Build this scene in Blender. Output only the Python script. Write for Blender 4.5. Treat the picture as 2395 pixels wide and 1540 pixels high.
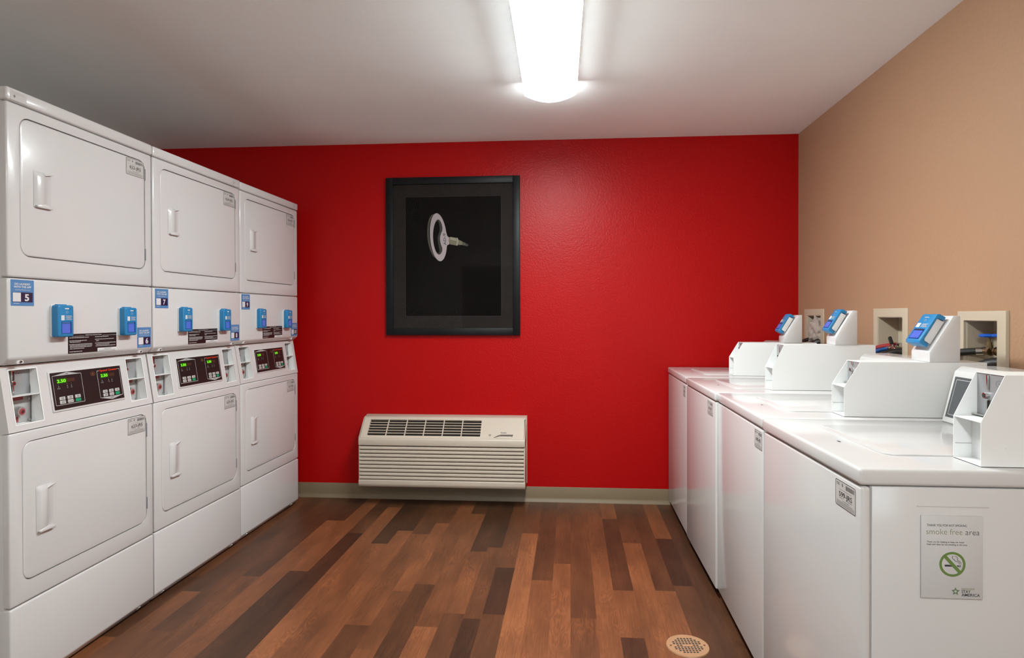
import bpy, bmesh, math, random
from mathutils import Matrix, Vector
for o in list(bpy.data.objects): bpy.data.objects.remove(o)
R = math.radians
scene = bpy.context.scene
COL = scene.collection
# ------------------------------------------------------------------ camera
cd = bpy.data.cameras.new('camera'); cam = bpy.data.objects.new('camera', cd); COL.objects.link(cam)
cd.sensor_width = 36.0; cd.lens = 1437.07/2395*36.0
cd.shift_y = (747.665-770)/2395
cd.clip_start = 0.02
_ya, _pi, _ro = R(4.496), R(0.4233), R(-0.1243)
_f = Vector((-math.sin(_ya)*math.cos(_pi), math.cos(_ya)*math.cos(_pi), -math.sin(_pi)))
_r = Vector((math.cos(_ya), math.sin(_ya), 0)); _u = _r.cross(_f)
_r2 = _r*math.cos(_ro)+_u*math.sin(_ro); _u2 = -_r*math.sin(_ro)+_u*math.cos(_ro)
cam.matrix_world = Matrix(((_r2.x,_u2.x,-_f.x,0),(_r2.y,_u2.y,-_f.y,0),(_r2.z,_u2.z,-_f.z,1.2309),(0,0,0,1)))
scene.camera = cam
# ------------------------------------------------------------------ world, exposure
w = bpy.data.worlds.new('world'); scene.world = w; w.use_nodes = True
w.node_tree.nodes['Background'].inputs[0].default_value = (0.9,0.85,0.8,1)
w.node_tree.nodes['Background'].inputs[1].default_value = 0.05
scene.view_settings.view_transform = 'Standard'; scene.view_settings.look = 'None'
scene.view_settings.exposure = 0.0; scene.view_settings.gamma = 1.0
scene.view_settings.use_curve_mapping = False
LAMP = 71.0           # radiance of the fluorescent diffusers
ld = bpy.data.lights.new('added_fill_light', 'AREA'); ld.shape = 'RECTANGLE'; ld.size = .84; ld.size_y = 1.24
ld.energy = 14; ld.color = (.84,.95,1.0)
lo = bpy.data.objects.new('added_fill_light', ld); COL.objects.link(lo)
lo.location = (.86,-2.11,1.45); lo.rotation_euler = (math.pi/2,0,0)      # added neutral fill, set in a made-up window behind the viewer
# ------------------------------------------------------------------ materials
def srgb(r,g,b):
    f = lambda c: (c/255/12.92) if c/255 <= .04045 else ((c/255+.055)/1.055)**2.4
    return (f(r),f(g),f(b),1)
MATS = {}
PAINT = .80         # overall reflectance of the paints, prints and plastics
def mat(name, col, rough=.5, metal=0, spec=.5, coat=0, emit=None, estr=0, bump=None, var=None):
    if name in MATS: return MATS[name]
    m = bpy.data.materials.new(name); m.use_nodes = True; nt = m.node_tree; p = nt.nodes['Principled BSDF']
    c = (col[0]*PAINT, col[1]*PAINT, col[2]*PAINT, 1)
    p.inputs['Base Color'].default_value = c; p.inputs['Roughness'].default_value = rough
    p.inputs['Metallic'].default_value = metal; p.inputs['Specular IOR Level'].default_value = spec
    p.inputs['Coat Weight'].default_value = coat; p.inputs['Coat Roughness'].default_value = .06
    if emit: p.inputs['Emission Color'].default_value = emit; p.inputs['Emission Strength'].default_value = estr
    L = nt.links.new; N = nt.nodes.new
    if bump or var:
        tc = N('ShaderNodeTexCoord')
    if bump:
        sc, st, det = bump
        n = N('ShaderNodeTexNoise'); n.inputs['Scale'].default_value = sc; n.inputs['Detail'].default_value = det
        L(tc.outputs['Object'], n.inputs['Vector'])
        b = N('ShaderNodeBump'); b.inputs['Strength'].default_value = st; b.inputs['Distance'].default_value = .004
        L(n.outputs['Fac'], b.inputs['Height']); L(b.outputs['Normal'], p.inputs['Normal'])
    if var:
        sc, c2, fac = var
        n = N('ShaderNodeTexNoise'); n.inputs['Scale'].default_value = sc; n.inputs['Detail'].default_value = 3
        L(tc.outputs['Object'], n.inputs['Vector'])
        r = N('ShaderNodeMapRange'); r.inputs[1].default_value=.35; r.inputs[2].default_value=.7; r.inputs[4].default_value = fac
        L(n.outputs['Fac'], r.inputs[0])
        x = N('ShaderNodeMix'); x.data_type='RGBA'; x.inputs[6].default_value = c; x.inputs[7].default_value = (c2[0]*PAINT,c2[1]*PAINT,c2[2]*PAINT,1)
        L(r.outputs[0], x.inputs[0]); L(x.outputs[2], p.inputs['Base Color'])
    MATS[name] = m; return m
ENAMEL = mat('dryer_enamel', (.755,.725,.72), .22, spec=.45, coat=.25, bump=(26,.02,1))
ENAMELW = mat('washer_enamel', (.74,.71,.70), .15, spec=.5, coat=.2, bump=(14,.02,1))
SHEET = mat('painted_sheet_metal', (.98,.975,.965), .35, spec=.4, bump=(60,.03,2))
GREYM = mat('grey_coin_plate', (.42,.42,.43), .38, metal=.35)
CHROME = mat('chrome', (.75,.74,.72), .16, metal=1, var=(30,(.6,.58,.55),.4))
DARK = mat('dark_gap', (.03,.026,.024), .8)
BLACK = mat('black_print', (.016,.012,.012), .35, var=(8,(.02,.015,.015),.5))
INK = mat('ink', (.03,.03,.035), .6)
INKG = mat('grey_ink', (.22,.22,.22), .6)
PAPER = mat('label_paper', (.66,.62,.60), .45, var=(20,(.6,.56,.53),.4))
WHITEP = mat('white_print', (.80,.78,.78), .5)
GREYP = mat('grey_print', (.52,.50,.50), .5)
BLUEST = mat('sticker_blue', srgb(88,140,190), .45, var=(14,srgb(84,128,190),.6))
NAVY = mat('sticker_navy', srgb(44,26,66), .45)
READER = mat('reader_blue', srgb(40,135,190), .35, var=(30,srgb(30,120,180),.4))
READERD = mat('reader_side_blue', srgb(50,110,150), .4)
SCREEN = mat('reader_screen', srgb(70,100,190), .15, emit=srgb(95,115,200), estr=.28)
SCREEND = mat('reader_screen_frame', srgb(10,70,140), .2)
SCREENH = mat('reader_screen_header', srgb(40,60,80), .3)
LED = mat('led_green', (.1,.6,.02), .4, emit=(.28,1,.03,1), estr=.85)
LEDBG = mat('led_window_green', (.01,.07,.005), .3, emit=(.02,.2,.005,1), estr=.35)
LEDW = mat('led_window', (.07,.03,.02), .3)
GREENB = mat('start_button_green', srgb(10,150,105), .5)
REDLOGO = mat('red_logo', srgb(235,62,30), .5)
REDLAB = mat('red_label', srgb(170,75,80), .5)
AMBER = mat('emblem_brown', srgb(120,75,50), .4)
LOCKM = mat('lock_metal', (.62,.60,.58), .32, metal=.5, var=(40,(.5,.48,.46),.5))
BRASS = mat('brass', (.42,.30,.17), .35, metal=1, var=(60,(.25,.18,.11),.6))
RUBBER = mat('black_rubber', (.022,.018,.016), .42, bump=(120,.1,2))
BLUEH = mat('blue_hose', srgb(20,90,165), .45)
REDH = mat('red_hose', srgb(180,50,55), .45)
BLUEW = mat('blue_handwheel', srgb(10,95,200), .3, spec=.6)
BOXP = mat('outlet_box_plastic', srgb(205,188,165), .5, bump=(40,.04,2))
CLOTH = mat('cloth', srgb(190,175,165), .95, bump=(45,.6,4), var=(25,srgb(170,150,140),.6))
ACP = mat('ac_plastic', srgb(209,193,176), .42, bump=(90,.05,2), var=(5,srgb(200,186,172),.5))
ACDARK = mat('ac_inside', (.03,.024,.02), .7)
ACGRIL = mat('ac_grille_inner', srgb(88,76,66), .6)
BASEB = mat('cove_base_rubber', srgb(135,116,90), .4, spec=.4, var=(3,srgb(128,108,84),.5))
FRAMEB = mat('black_frame_wood', (.006,.006,.007), .45, spec=.2, var=(12,(.012,.011,.011),.5))
MATB = mat('mat_board', (.020,.015,.013), .8, spec=.1, var=(9,(.03,.023,.021),.5))
PRINTB = mat('photo_print_black', (.004,.0028,.0025), .8, spec=.05, var=(5,(.007,.0055,.005),.6))
KEYW = mat('key_ring_grey', srgb(176,160,162), .6, var=(40,srgb(160,145,146),.4))
KEYD = mat('key_ring_edge', srgb(66,58,46), .6)
KEYI = mat('key_ring_inner', srgb(38,33,30), .6)
STEM1 = mat('key_stem_light', srgb(150,140,126), .6)
STEM2 = mat('key_stem_mid', srgb(112,104,78), .6)
STEM3 = mat('key_stem_dim', srgb(70,64,44), .6)
STEM4 = mat('key_stem_fade', srgb(34,31,22), .6)
BEIGEW = mat('drain_plate', srgb(196,150,112), .4, metal=.2)
SIGNP = mat('sign_acrylic', (.70,.68,.675), .3, var=(6,(.68,.66,.655),.4))
SGREEN = mat('sign_green', srgb(110,138,70), .5)
SGREEN2 = mat('sign_pale_green', srgb(160,162,128), .5)
SGREEN3 = mat('sign_star_green', srgb(112,134,104), .5)
SGREY = mat('sign_grey', srgb(82,80,80), .5)

def wall_mat(name, col, rough, bumps, spec=.5):
    k = PAINT if 'ceiling' not in name and 'beige' not in name else 1
    col = (col[0]*k, col[1]*k, col[2]*k, 1)
    m = bpy.data.materials.new(name); m.use_nodes = True; nt = m.node_tree; p = nt.nodes['Principled BSDF']
    p.inputs['Base Color'].default_value = col; p.inputs['Roughness'].default_value = rough
    p.inputs['Specular IOR Level'].default_value = spec
    L = nt.links.new; N = nt.nodes.new; g = N('ShaderNodeNewGeometry'); prev = None
    for sc, st, dist, det in bumps:
        n = N('ShaderNodeTexNoise'); n.inputs['Scale'].default_value = sc; n.inputs['Detail'].default_value = det
        n.inputs['Roughness'].default_value = .55
        L(g.outputs['Position'], n.inputs['Vector'])
        b = N('ShaderNodeBump'); b.inputs['Strength'].default_value = st; b.inputs['Distance'].default_value = dist
        L(n.outputs['Fac'], b.inputs['Height'])
        if prev: L(prev.outputs['Normal'], b.inputs['Normal'])
        prev = b
    L(prev.outputs['Normal'], p.inputs['Normal'])
    n = N('ShaderNodeTexNoise'); n.inputs['Scale'].default_value = 2.2; n.inputs['Detail'].default_value = 2
    L(g.outputs['Position'], n.inputs['Vector'])
    hs = N('ShaderNodeMapRange'); hs.inputs[3].default_value = .95; hs.inputs[4].default_value = 1.05; L(n.outputs['Fac'], hs.inputs[0])
    mx = N('ShaderNodeVectorMath'); mx.operation = 'SCALE'; mx.inputs[0].default_value = col[:3]; L(hs.outputs[0], mx.inputs['Scale'])
    L(mx.outputs[0], p.inputs['Base Color'])
    return m
REDW = wall_mat('red_wall_paint', (.47,.003,.0035,1), .33, [(105,.40,.0035,3),(240,.22,.002,2)], .15)
TANW = wall_mat('tan_wall_paint', srgb(184,143,112), .55, [(80,.45,.005,3),(210,.2,.002,2)], .4)
CEILM = wall_mat('ceiling_paint', (.91,.935,.93,1), .8, [(55,.12,.004,3)], .3)
BEIGEWALL = wall_mat('beige_wall_paint', srgb(243,240,235), .6, [(80,.3,.005,3)], .4)

def floor_mat():
    m = bpy.data.materials.new('vinyl_plank_floor'); m.use_nodes = True; nt = m.node_tree; p = nt.nodes['Principled BSDF']
    L = nt.links.new; N = nt.nodes.new
    def math_(op, a, b=None, c=None):
        n = N('ShaderNodeMath'); n.operation = op
        for i,v in enumerate((a,b,c)):
            if v is None: continue
            if isinstance(v,(int,float)): n.inputs[i].default_value = v
            else: L(v, n.inputs[i])
        return n.outputs[0]
    tc = N('ShaderNodeTexCoord'); sep = N('ShaderNodeSeparateXYZ'); L(tc.outputs['Object'], sep.inputs[0])
    X, Y = sep.outputs[0], sep.outputs[1]
    at = N('ShaderNodeAttribute'); at.attribute_name = 'plank'; asep = N('ShaderNodeSeparateColor'); L(at.outputs['Color'], asep.inputs[0])
    tone, rnd, rnd2 = asep.outputs[0], asep.outputs[1], asep.outputs[2]
    # grain coordinates: long along Y, shifted per plank
    def vec(sx, sy, off):
        c = N('ShaderNodeCombineXYZ')
        L(math_('MULTIPLY', X, sx), c.inputs[0]); L(math_('MULTIPLY', Y, sy), c.inputs[1]); L(math_('MULTIPLY', off, 37.0), c.inputs[2])
        return c.outputs[0]
    fine = N('ShaderNodeTexNoise'); fine.inputs['Scale'].default_value = 1; fine.inputs['Detail'].default_value = 5; L(vec(430,8,rnd), fine.inputs['Vector'])
    # cathedral grain: warped bands
    warp = N('ShaderNodeTexNoise'); warp.inputs['Scale'].default_value = 1; warp.inputs['Detail'].default_value = 2; L(vec(15,3.2,rnd2), warp.inputs['Vector'])
    bands = math_('SINE', math_('MULTIPLY', warp.outputs['Fac'], 95.0))
    blot = N('ShaderNodeTexNoise'); blot.inputs['Scale'].default_value = 1; blot.inputs['Detail'].default_value = 3; L(vec(10,3.0,rnd), blot.inputs['Vector'])
    t = math_('ADD', tone, math_('MULTIPLY', math_('SUBTRACT', blot.outputs['Fac'], .5), .62))
    t = math_('ADD', t, math_('MULTIPLY', math_('SUBTRACT', fine.outputs['Fac'], .5), .55))
    wm = N('ShaderNodeTexNoise'); wm.inputs['Scale'].default_value = 1; wm.inputs['Detail'].default_value = 1; L(vec(9,4,rnd2), wm.inputs['Vector'])
    amp = math_('MULTIPLY', math_('MAXIMUM', math_('SUBTRACT', wm.outputs['Fac'], .40), 0.0), .24)
    t = math_('ADD', t, math_('MULTIPLY', bands, amp))
    cr = N('ShaderNodeValToRGB'); L(t, cr.inputs[0]); e = cr.color_ramp.elements
    e[0].position = 0; e[0].color = srgb(64,41,27)
    e[1].position = 1; e[1].color = srgb(190,118,74)
    for pos,c in ((.25,srgb(90,57,37)),(.5,srgb(118,73,46)),(.75,srgb(152,92,57))):
        q = e.new(pos); q.color = c
    fs = N('ShaderNodeVectorMath'); fs.operation = 'SCALE'; fs.inputs['Scale'].default_value = PAINT*.68; L(cr.outputs[0], fs.inputs[0]); L(fs.outputs[0], p.inputs['Base Color'])
    p.inputs['Roughness'].default_value = .42; p.inputs['Specular IOR Level'].default_value = .35
    b = N('ShaderNodeBump'); b.inputs['Strength'].default_value = .12; b.inputs['Distance'].default_value = .001
    L(fine.outputs['Fac'], b.inputs['Height']); L(b.outputs['Normal'], p.inputs['Normal'])
    return m
FLOORM = floor_mat()
LAMPM = bpy.data.materials.new('lamp_diffuser'); LAMPM.use_nodes = True
_p = LAMPM.node_tree.nodes['Principled BSDF']; _p.inputs['Base Color'].default_value = (.8,.8,.78,1)
_p.inputs['Emission Color'].default_value = (.91,1.0,1.0,1); _p.inputs['Emission Strength'].default_value = LAMP

def glass_mat():
    m = bpy.data.materials.new('picture_glass'); m.use_nodes = True; nt = m.node_tree
    for n in list(nt.nodes):
        if n.type != 'OUTPUT_MATERIAL': nt.nodes.remove(n)
    o = [n for n in nt.nodes if n.type=='OUTPUT_MATERIAL'][0]
    t = nt.nodes.new('ShaderNodeBsdfTransparent'); g = nt.nodes.new('ShaderNodeBsdfGlossy'); g.inputs['Roughness'].default_value = .02
    f = nt.nodes.new('ShaderNodeFresnel'); f.inputs[0].default_value = 1.17; mx = nt.nodes.new('ShaderNodeMixShader')
    nt.links.new(f.outputs[0], mx.inputs[0]); nt.links.new(t.outputs[0], mx.inputs[1]); nt.links.new(g.outputs[0], mx.inputs[2]); nt.links.new(mx.outputs[0], o.inputs[0])
    return m
GLASS = glass_mat()

# ------------------------------------------------------------------ mesh builder
_tc = {}
def text_geo(s, weight=0):
    k = (s, weight)
    if k in _tc: return _tc[k]
    cu = bpy.data.curves.new('t', 'FONT'); cu.body = s; cu.size = 1; cu.align_x = 'LEFT'; cu.offset = weight; cu.resolution_u = 3
    ob = bpy.data.objects.new('t', cu); COL.objects.link(ob); bpy.context.view_layer.update()
    me = bpy.data.meshes.new_from_object(ob.evaluated_get(bpy.context.evaluated_depsgraph_get()))
    vs = [v.co.copy() for v in me.vertices]; fs = [tuple(p.vertices) for p in me.polygons]
    bpy.data.objects.remove(ob); bpy.data.curves.remove(cu); bpy.data.meshes.remove(me)
    x0 = min(v.x for v in vs); x1 = max(v.x for v in vs)
    _tc[k] = ([(v.x-x0, v.y) for v in vs], fs, x1-x0); return _tc[k]

def rrect(x0, x1, z0, z1, r, k=6):
    pts = []
    for cx, cz, a0 in ((x1-r,z0+r,-90),(x1-r,z1-r,0),(x0+r,z1-r,90),(x0+r,z0+r,180)):
        for i in range(k+1):
            a = R(a0+90*i/k); pts.append((cx+r*math.cos(a), cz+r*math.sin(a)))
    return pts

class G:
    def __init__(s, M=None): s.bm = bmesh.new(); s.mats = []; s.M = M
    def mi(s, m):
        if m not in s.mats: s.mats.append(m)
        return s.mats.index(m)
    def merge(s, t, m):
        i = s.mi(m)
        for f in t.faces: f.material_index = i
        if s.M is not None: t.transform(s.M)
        me = bpy.data.meshes.new('x'); t.to_mesh(me); t.free(); s.bm.from_mesh(me); bpy.data.meshes.remove(me)
    def box(s, x0,x1,y0,y1,z0,z1, m, bev=0, seg=2, M=None):
        t = bmesh.new(); bmesh.ops.create_cube(t, size=1)
        for v in t.verts: v.co = Vector((x0+(v.co.x+.5)*(x1-x0), y0+(v.co.y+.5)*(y1-y0), z0+(v.co.z+.5)*(z1-z0)))
        if bev: bmesh.ops.bevel(t, geom=t.edges[:], offset=bev, segments=seg, affect='EDGES', profile=.5)
        if M is not None: t.transform(M)
        s.merge(t, m); return s
    def prism(s, poly, axis, a0, a1, m, bev=0, seg=2, M=None, capbev=False):
        t = bmesh.new()
        def P(p, a): return {'x':(a,p[0],p[1]), 'y':(p[0],a,p[1]), 'z':(p[0],p[1],a)}[axis]
        A = [t.verts.new(P(p,a0)) for p in poly]; B = [t.verts.new(P(p,a1)) for p in poly]
        t.faces.new(A); t.faces.new(B[::-1]); n = len(poly)
        for i in range(n): t.faces.new((A[i],B[i],B[(i+1)%n],A[(i+1)%n]))
        bmesh.ops.recalc_face_normals(t, faces=t.faces[:])
        if bev:
            if capbev:
                ed = [e for e in t.edges if len({v in A for v in e.verts})==1 and (e.verts[0] in A)]
            else: ed = t.edges[:]
            bmesh.ops.bevel(t, geom=ed, offset=bev, segments=seg, affect='EDGES', profile=.5)
        if M is not None: t.transform(M)
        s.merge(t, m); return s
    def ring(s, out, inn, y0, y1, m, cbev=0, bev_in=0, k=6):
        """plate in x-z from rect `out` with a rounded hole `inn`=(x0,x1,z0,z1,r)"""
        t = bmesh.new(); x0,x1,z0,z1 = out; ip = rrect(*inn, k=k)
        oc = [(x1,z0),(x1,z1),(x0,z1),(x0,z0)]; n = len(ip)
        F = {}
        for y in (y0,y1):
            F[y] = ([t.verts.new((c[0],y,c[1])) for c in oc], [t.verts.new((p[0],y,p[1])) for p in ip])
        for y in (y0,y1):
            O,I = F[y]
            for c in range(4):
                for i in range(k): t.faces.new((O[c], I[c*(k+1)+i], I[c*(k+1)+i+1]))
                a = I[c*(k+1)+k]; b = I[((c+1)*(k+1))%n]; t.faces.new((O[c], a, b, O[(c+1)%4]))
        for c in range(4): t.faces.new((F[y0][0][c],F[y1][0][c],F[y1][0][(c+1)%4],F[y0][0][(c+1)%4]))
        for i in range(n): t.faces.new((F[y0][1][i],F[y1][1][i],F[y1][1][(i+1)%n],F[y0][1][(i+1)%n]))
        bmesh.ops.recalc_face_normals(t, faces=t.faces[:])
        if cbev:
            ed = [e for e in t.edges if all(v in F[y0][0] for v in e.verts)] + [e for e in t.edges if any(v in F[y0][0] for v in e.verts) and any(v in F[y1][0] for v in e.verts)]
            bmesh.ops.bevel(t, geom=ed, offset=cbev, segments=3, affect='EDGES', profile=.5)
        s.merge(t, m); return s
    def cyl(s, c0, c1, r0, m, r1=None, n=20, cap=True, M=None):
        r1 = r0 if r1 is None else r1
        c0 = Vector(c0); c1 = Vector(c1); d = (c1-c0); q = d.to_track_quat('Z','Y'); t = bmesh.new()
        A = [];B = []
        for i in range(n):
            a = 2*math.pi*i/n; e = Vector((math.cos(a),math.sin(a),0))
            A.append(t.verts.new(c0+q@(e*r0))); B.append(t.verts.new(c1+q@(e*r1)))
        for i in range(n): t.faces.new((A[i],A[(i+1)%n],B[(i+1)%n],B[i]))
        if cap: t.faces.new(A[::-1]); t.faces.new(B)
        if M is not None: t.transform(M)
        s.merge(t, m); return s
    def tube(s, pts, r, m, n=12, sub=6, ribs=0):
        P = [Vector(p) for p in pts]; Q = []
        for i in range(len(P)-1):
            p0 = P[max(i-1,0)]; p1 = P[i]; p2 = P[i+1]; p3 = P[min(i+2,len(P)-1)]
            for j in range(sub):
                u = j/sub
                Q.append(.5*((2*p1)+(-p0+p2)*u+(2*p0-5*p1+4*p2-p3)*u*u+(-p0+3*p1-3*p2+p3)*u**3))
        Q.append(P[-1]); t = bmesh.new(); rings = []
        up = Vector((0,0,1))
        for i,c in enumerate(Q):
            d = (Q[min(i+1,len(Q)-1)]-Q[max(i-1,0)]).normalized()
            a = d.cross(up); a = a.normalized() if a.length > 1e-4 else Vector((1,0,0)); b = d.cross(a).normalized()
            rr = r*(1+(.07 if ribs and i%2 else 0))
            rings.append([t.verts.new(c+a*rr*math.cos(2*math.pi*k/n)+b*rr*math.sin(2*math.pi*k/n)) for k in range(n)])
        for i in range(len(rings)-1):
            for k in range(n): t.faces.new((rings[i][k],rings[i][(k+1)%n],rings[i+1][(k+1)%n],rings[i+1][k]))
        t.faces.new(rings[0][::-1]); t.faces.new(rings[-1])
        bmesh.ops.recalc_face_normals(t, faces=t.faces[:])
        s.merge(t, m); return s
    def flat(s, poly, y, m, M=None):
        """thin flat shape in x-z facing -y"""
        t = bmesh.new(); t.faces.new([t.verts.new((p[0],y,p[1])) for p in poly])
        bmesh.ops.recalc_face_normals(t, faces=t.faces[:])
        t.faces.ensure_lookup_table()
        if t.faces[0].normal.y > 0: bmesh.ops.reverse_faces(t, faces=t.faces[:])
        if M is not None: t.transform(M)
        s.merge(t, m); return s
    def frect(s, x0,x1,z0,z1,y,m,M=None): return s.flat([(x0,z0),(x1,z0),(x1,z1),(x0,z1)],y,m,M)
    def fring(s, out, inn, y, m, M=None):
        t = bmesh.new(); n = len(out); A = [t.verts.new((p[0],y,p[1])) for p in out]; B = [t.verts.new((p[0],y,p[1])) for p in inn]
        for i in range(n): t.faces.new((A[i],A[(i+1)%n],B[(i+1)%n],B[i]))
        if M is not None: t.transform(M)
        s.merge(t, m); return s
    def line(s, pts, wd, y, m, closed=False, M=None):
        """stroke of width wd through x-z points"""
        n = len(pts); L_ = []; R_ = []
        for i in range(n):
            a = Vector(pts[(i-1)%n] if (closed or i>0) else pts[i]); b = Vector(pts[i]); c = Vector(pts[(i+1)%n] if (closed or i<n-1) else pts[i])
            d1 = (b-a).normalized() if (b-a).length>1e-9 else (c-b).normalized(); d2 = (c-b).normalized() if (c-b).length>1e-9 else d1
            d = (d1+d2).normalized() if (d1+d2).length > 1e-6 else d1; nn = Vector((-d.y,d.x)); k = wd/2/max(.4,nn.dot(Vector((-d1.y,d1.x))))
            L_.append(b+nn*k); R_.append(b-nn*k)
        if closed: return s.fring([tuple(p) for p in L_],[tuple(p) for p in R_],y,m,M)
        t = bmesh.new(); A = [t.verts.new((p[0],y,p[1])) for p in L_]; B = [t.verts.new((p[0],y,p[1])) for p in R_]
        for i in range(n-1): t.faces.new((A[i],A[i+1],B[i+1],B[i]))
        if M is not None: t.transform(M)
        s.merge(t, m); return s
    def text(s, st, x, z, y, size, m, align='l', weight=0, width=None, M=None, rot=0):
        vs, fs, wd = text_geo(st, weight); sx = size
        if width: sx = width/wd
        ox = {'l':0,'c':-wd*sx/2,'r':-wd*sx}[align]; t = bmesh.new(); c, sn = math.cos(rot), math.sin(rot)
        V = []
        for a,b in vs:
            px, pz = a*sx+ox, b*size
            V.append(t.verts.new((x+px*c-pz*sn, y, z+px*sn+pz*c)))
        for f in fs:
            try: t.faces.new([V[i] for i in f])
            except ValueError: pass
        if M is not None: t.transform(M)
        s.merge(t, m); return s
    def build(s, name, parent=None, label=None, sharp=35, M=None):
        me = bpy.data.meshes.new(name); s.bm.to_mesh(me); s.bm.free()
        for m in s.mats: me.materials.append(m)
        for p in me.polygons: p.use_smooth = True
        me.set_sharp_from_angle(angle=R(sharp))
        o = bpy.data.objects.new(name, me); COL.objects.link(o)
        if parent: o.parent = parent
        if label: o['label'] = label
        if M is not None: o.matrix_world = M
        return o
def thing(name, label, cat, loc=(0,0,0), rotz=0, group=None):
    o = bpy.data.objects.new(name, None); COL.objects.link(o); o.empty_display_size = .1
    o.location = loc; o.rotation_euler = (0,0,rotz); tag(o, label, cat, group); return o
def tag(o, label, cat, group=None):
    o['label'] = label; o['category'] = cat
    if group: o['group'] = group
    return o
def struct(o): o['kind'] = 'structure'; return o

# ------------------------------------------------------------------ room shell
D = 4.0418; HC = 2.3787; YF = -2.05; XL = -2.86; WYAW = R(.1008); RYAW = R(-1.3739)
XR = 1.5114
# floor: plank quads carrying their tone
def build_floor():
    rng = random.Random(11)
    bm = bmesh.new(); lay = bm.loops.layers.float_color.new('plank')
    ang = R(-.9)
    for i in range(len(FLOOR_EDGES)-1):
        x0, x1 = FLOOR_EDGES[i], FLOOR_EDGES[i+1]
        segs = []; y = 4.45
        if i in FLOOR_PLANKS:
            for yy, tone in FLOOR_PLANKS[i]: segs.append((yy, y, tone)); y = yy
        elif -1.5 < x0 < .65:
            y = 3.2+.5*rng.random(); segs.append((y, 4.45, .3+.25*rng.random())); m_ = 2.3+.5*rng.random(); segs.append((m_, y, .2+.45*rng.random())); segs.append((1.8, m_, .3+.3*rng.random())); y = 1.8
        while y > -2.3:
            l = rng.uniform(.5,1.0); segs.append((y-l, y, min(.85,max(.1,rng.gauss(.45,.2))))); y -= l
        for a,b,t in segs:
            f = bm.faces.new([bm.verts.new((x0,a,0)),bm.verts.new((x1,a,0)),bm.verts.new((x1,b,0)),bm.verts.new((x0,b,0))])
            c = (t, rng.random(), rng.random(), 1)
            for l_ in f.loops: l_[lay] = c
    me = bpy.data.meshes.new('floor'); bm.to_mesh(me); bm.free(); me.materials.append(FLOORM)
    o = bpy.data.objects.new('floor', me); COL.objects.link(o); o.rotation_euler = (0,0,ang)
    return struct(o)
FLOOR_EDGES = [-3.3709, -3.2796, -3.1883, -3.097, -3.0057, -2.9144, -2.8231, -2.7318, -2.6405, -2.5492, -2.4579, -2.3666, -2.2753, -2.184, -2.0927, -2.0014, -1.9101, -1.8188, -1.7275, -1.6362, -1.5449, -1.4536, -1.345, -1.255, -1.163, -1.072, -0.98, -0.893, -0.79, -0.7065, -0.613, -0.52, -0.434, -0.3605, -0.2695, -0.18, -0.082, 0, 0.1045, 0.19, 0.28, 0.377, 0.464, 0.5553, 0.6466, 0.7379, 0.8292, 0.9205, 1.0118, 1.1031, 1.1944, 1.2857, 1.377, 1.4683, 1.5596, 1.6509, 1.7422, 1.8335, 1.9248, 2.0161, 2.1074, 2.1987, 2.29, 2.3813, 2.4726]
FLOOR_PLANKS = {18: [(2.586, 0.35), (1.9, 0.62)], 19: [(2.248, 0.42), (1.9, 0.55)], 20: [(2.761, 0.35), (1.9, 0.62)], 21: [(3.559, 0.25), (2.182, 0.7), (1.9, 0.6)], 22: [(2.838, 0.7), (1.9, 0.2)], 23: [(3.364, 0.35), (1.9, 0.12)], 24: [(3.835, 0.35), (2.463, 0.68), (1.9, 0.82)], 25: [(3.219, 0.1), (1.9, 0.62)], 26: [(3.425, 0.25), (1.9, 0.7)], 28: [(3.565, 0.45), (2.671, 0.72), (2.193, 0.58), (1.9, 0.72)], 29: [(2.749, 0.6), (1.9, 0.3)], 30: [(3.751, 0.3), (2.373, 0.6), (1.9, 0.78)], 31: [(3.157, 0.2), (2.49, 0.65), (1.9, 0.4)], 32: [(3.219, 0.14), (2.453, 0.45), (1.9, 0.15)], 33: [(2.965, 0.45), (2.496, 0.1), (1.9, 0.42)], 34: [(3.443, 0.42), (1.9, 0.85)], 35: [(2.838, 0.35), (1.9, 0.7)], 36: [(3.036, 0.5), (1.9, 0.8)], 37: [(2.496, 0.5), (1.9, 0.55)], 38: [(3.171, 0.58), (1.9, 0.72)], 39: [(3.729, 0.65), (2.766, 0.3), (2.362, 0.7), (1.9, 0.3)], 40: [(3.345, 0.4), (1.9, 0.7)], 41: [(2.778, 0.35), (1.9, 0.72)], 42: [(3.425, 0.65), (2.836, 0.15), (1.9, 0.38)], 43: [(3.955, 0.4), (2.577, 0.25), (1.9, 0.25)]}
build_floor()
g = G(); g.box(XL-.1,2.2,YF-.1,D+.2,HC,HC+.08,CEILM); struct(g.build('ceiling'))
g = G(); g.box(-3.2,2.2,0,.12,0,HC,REDW); struct(g.build('wall_back', M=Matrix.Translation((0,D,0))@Matrix.Rotation(WYAW,4,'Z')))
g = G(); g.box(XL-.12,XL,YF,D+.1,0,HC,BEIGEWALL); struct(g.build('wall_left'))
g = G(); g.box(XL,-1.60,YF-.12,YF,0,HC,BEIGEWALL).box(-.70,.44,YF-.12,YF,0,HC,BEIGEWALL).box(-1.60,-.70,YF-.12,YF,2.04,HC,BEIGEWALL)
g.box(1.28,2.2,YF-.12,YF,0,HC,BEIGEWALL).box(.44,1.28,YF-.12,YF,0,.83,BEIGEWALL).box(.44,1.28,YF-.12,YF,2.07,HC,BEIGEWALL); struct(g.build('wall_front'))
dm = mat('door_paint', srgb(70,52,42), .5, bump=(30,.05,2)); dr = mat('door_trim_paint', srgb(150,130,110), .5, bump=(30,.05,2))
g = G(); g.box(-1.55,-.75,YF-.09,YF-.05,.01,2.0,dm,.003); d_ = struct(g.build('door_1'))
g = G()
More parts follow.
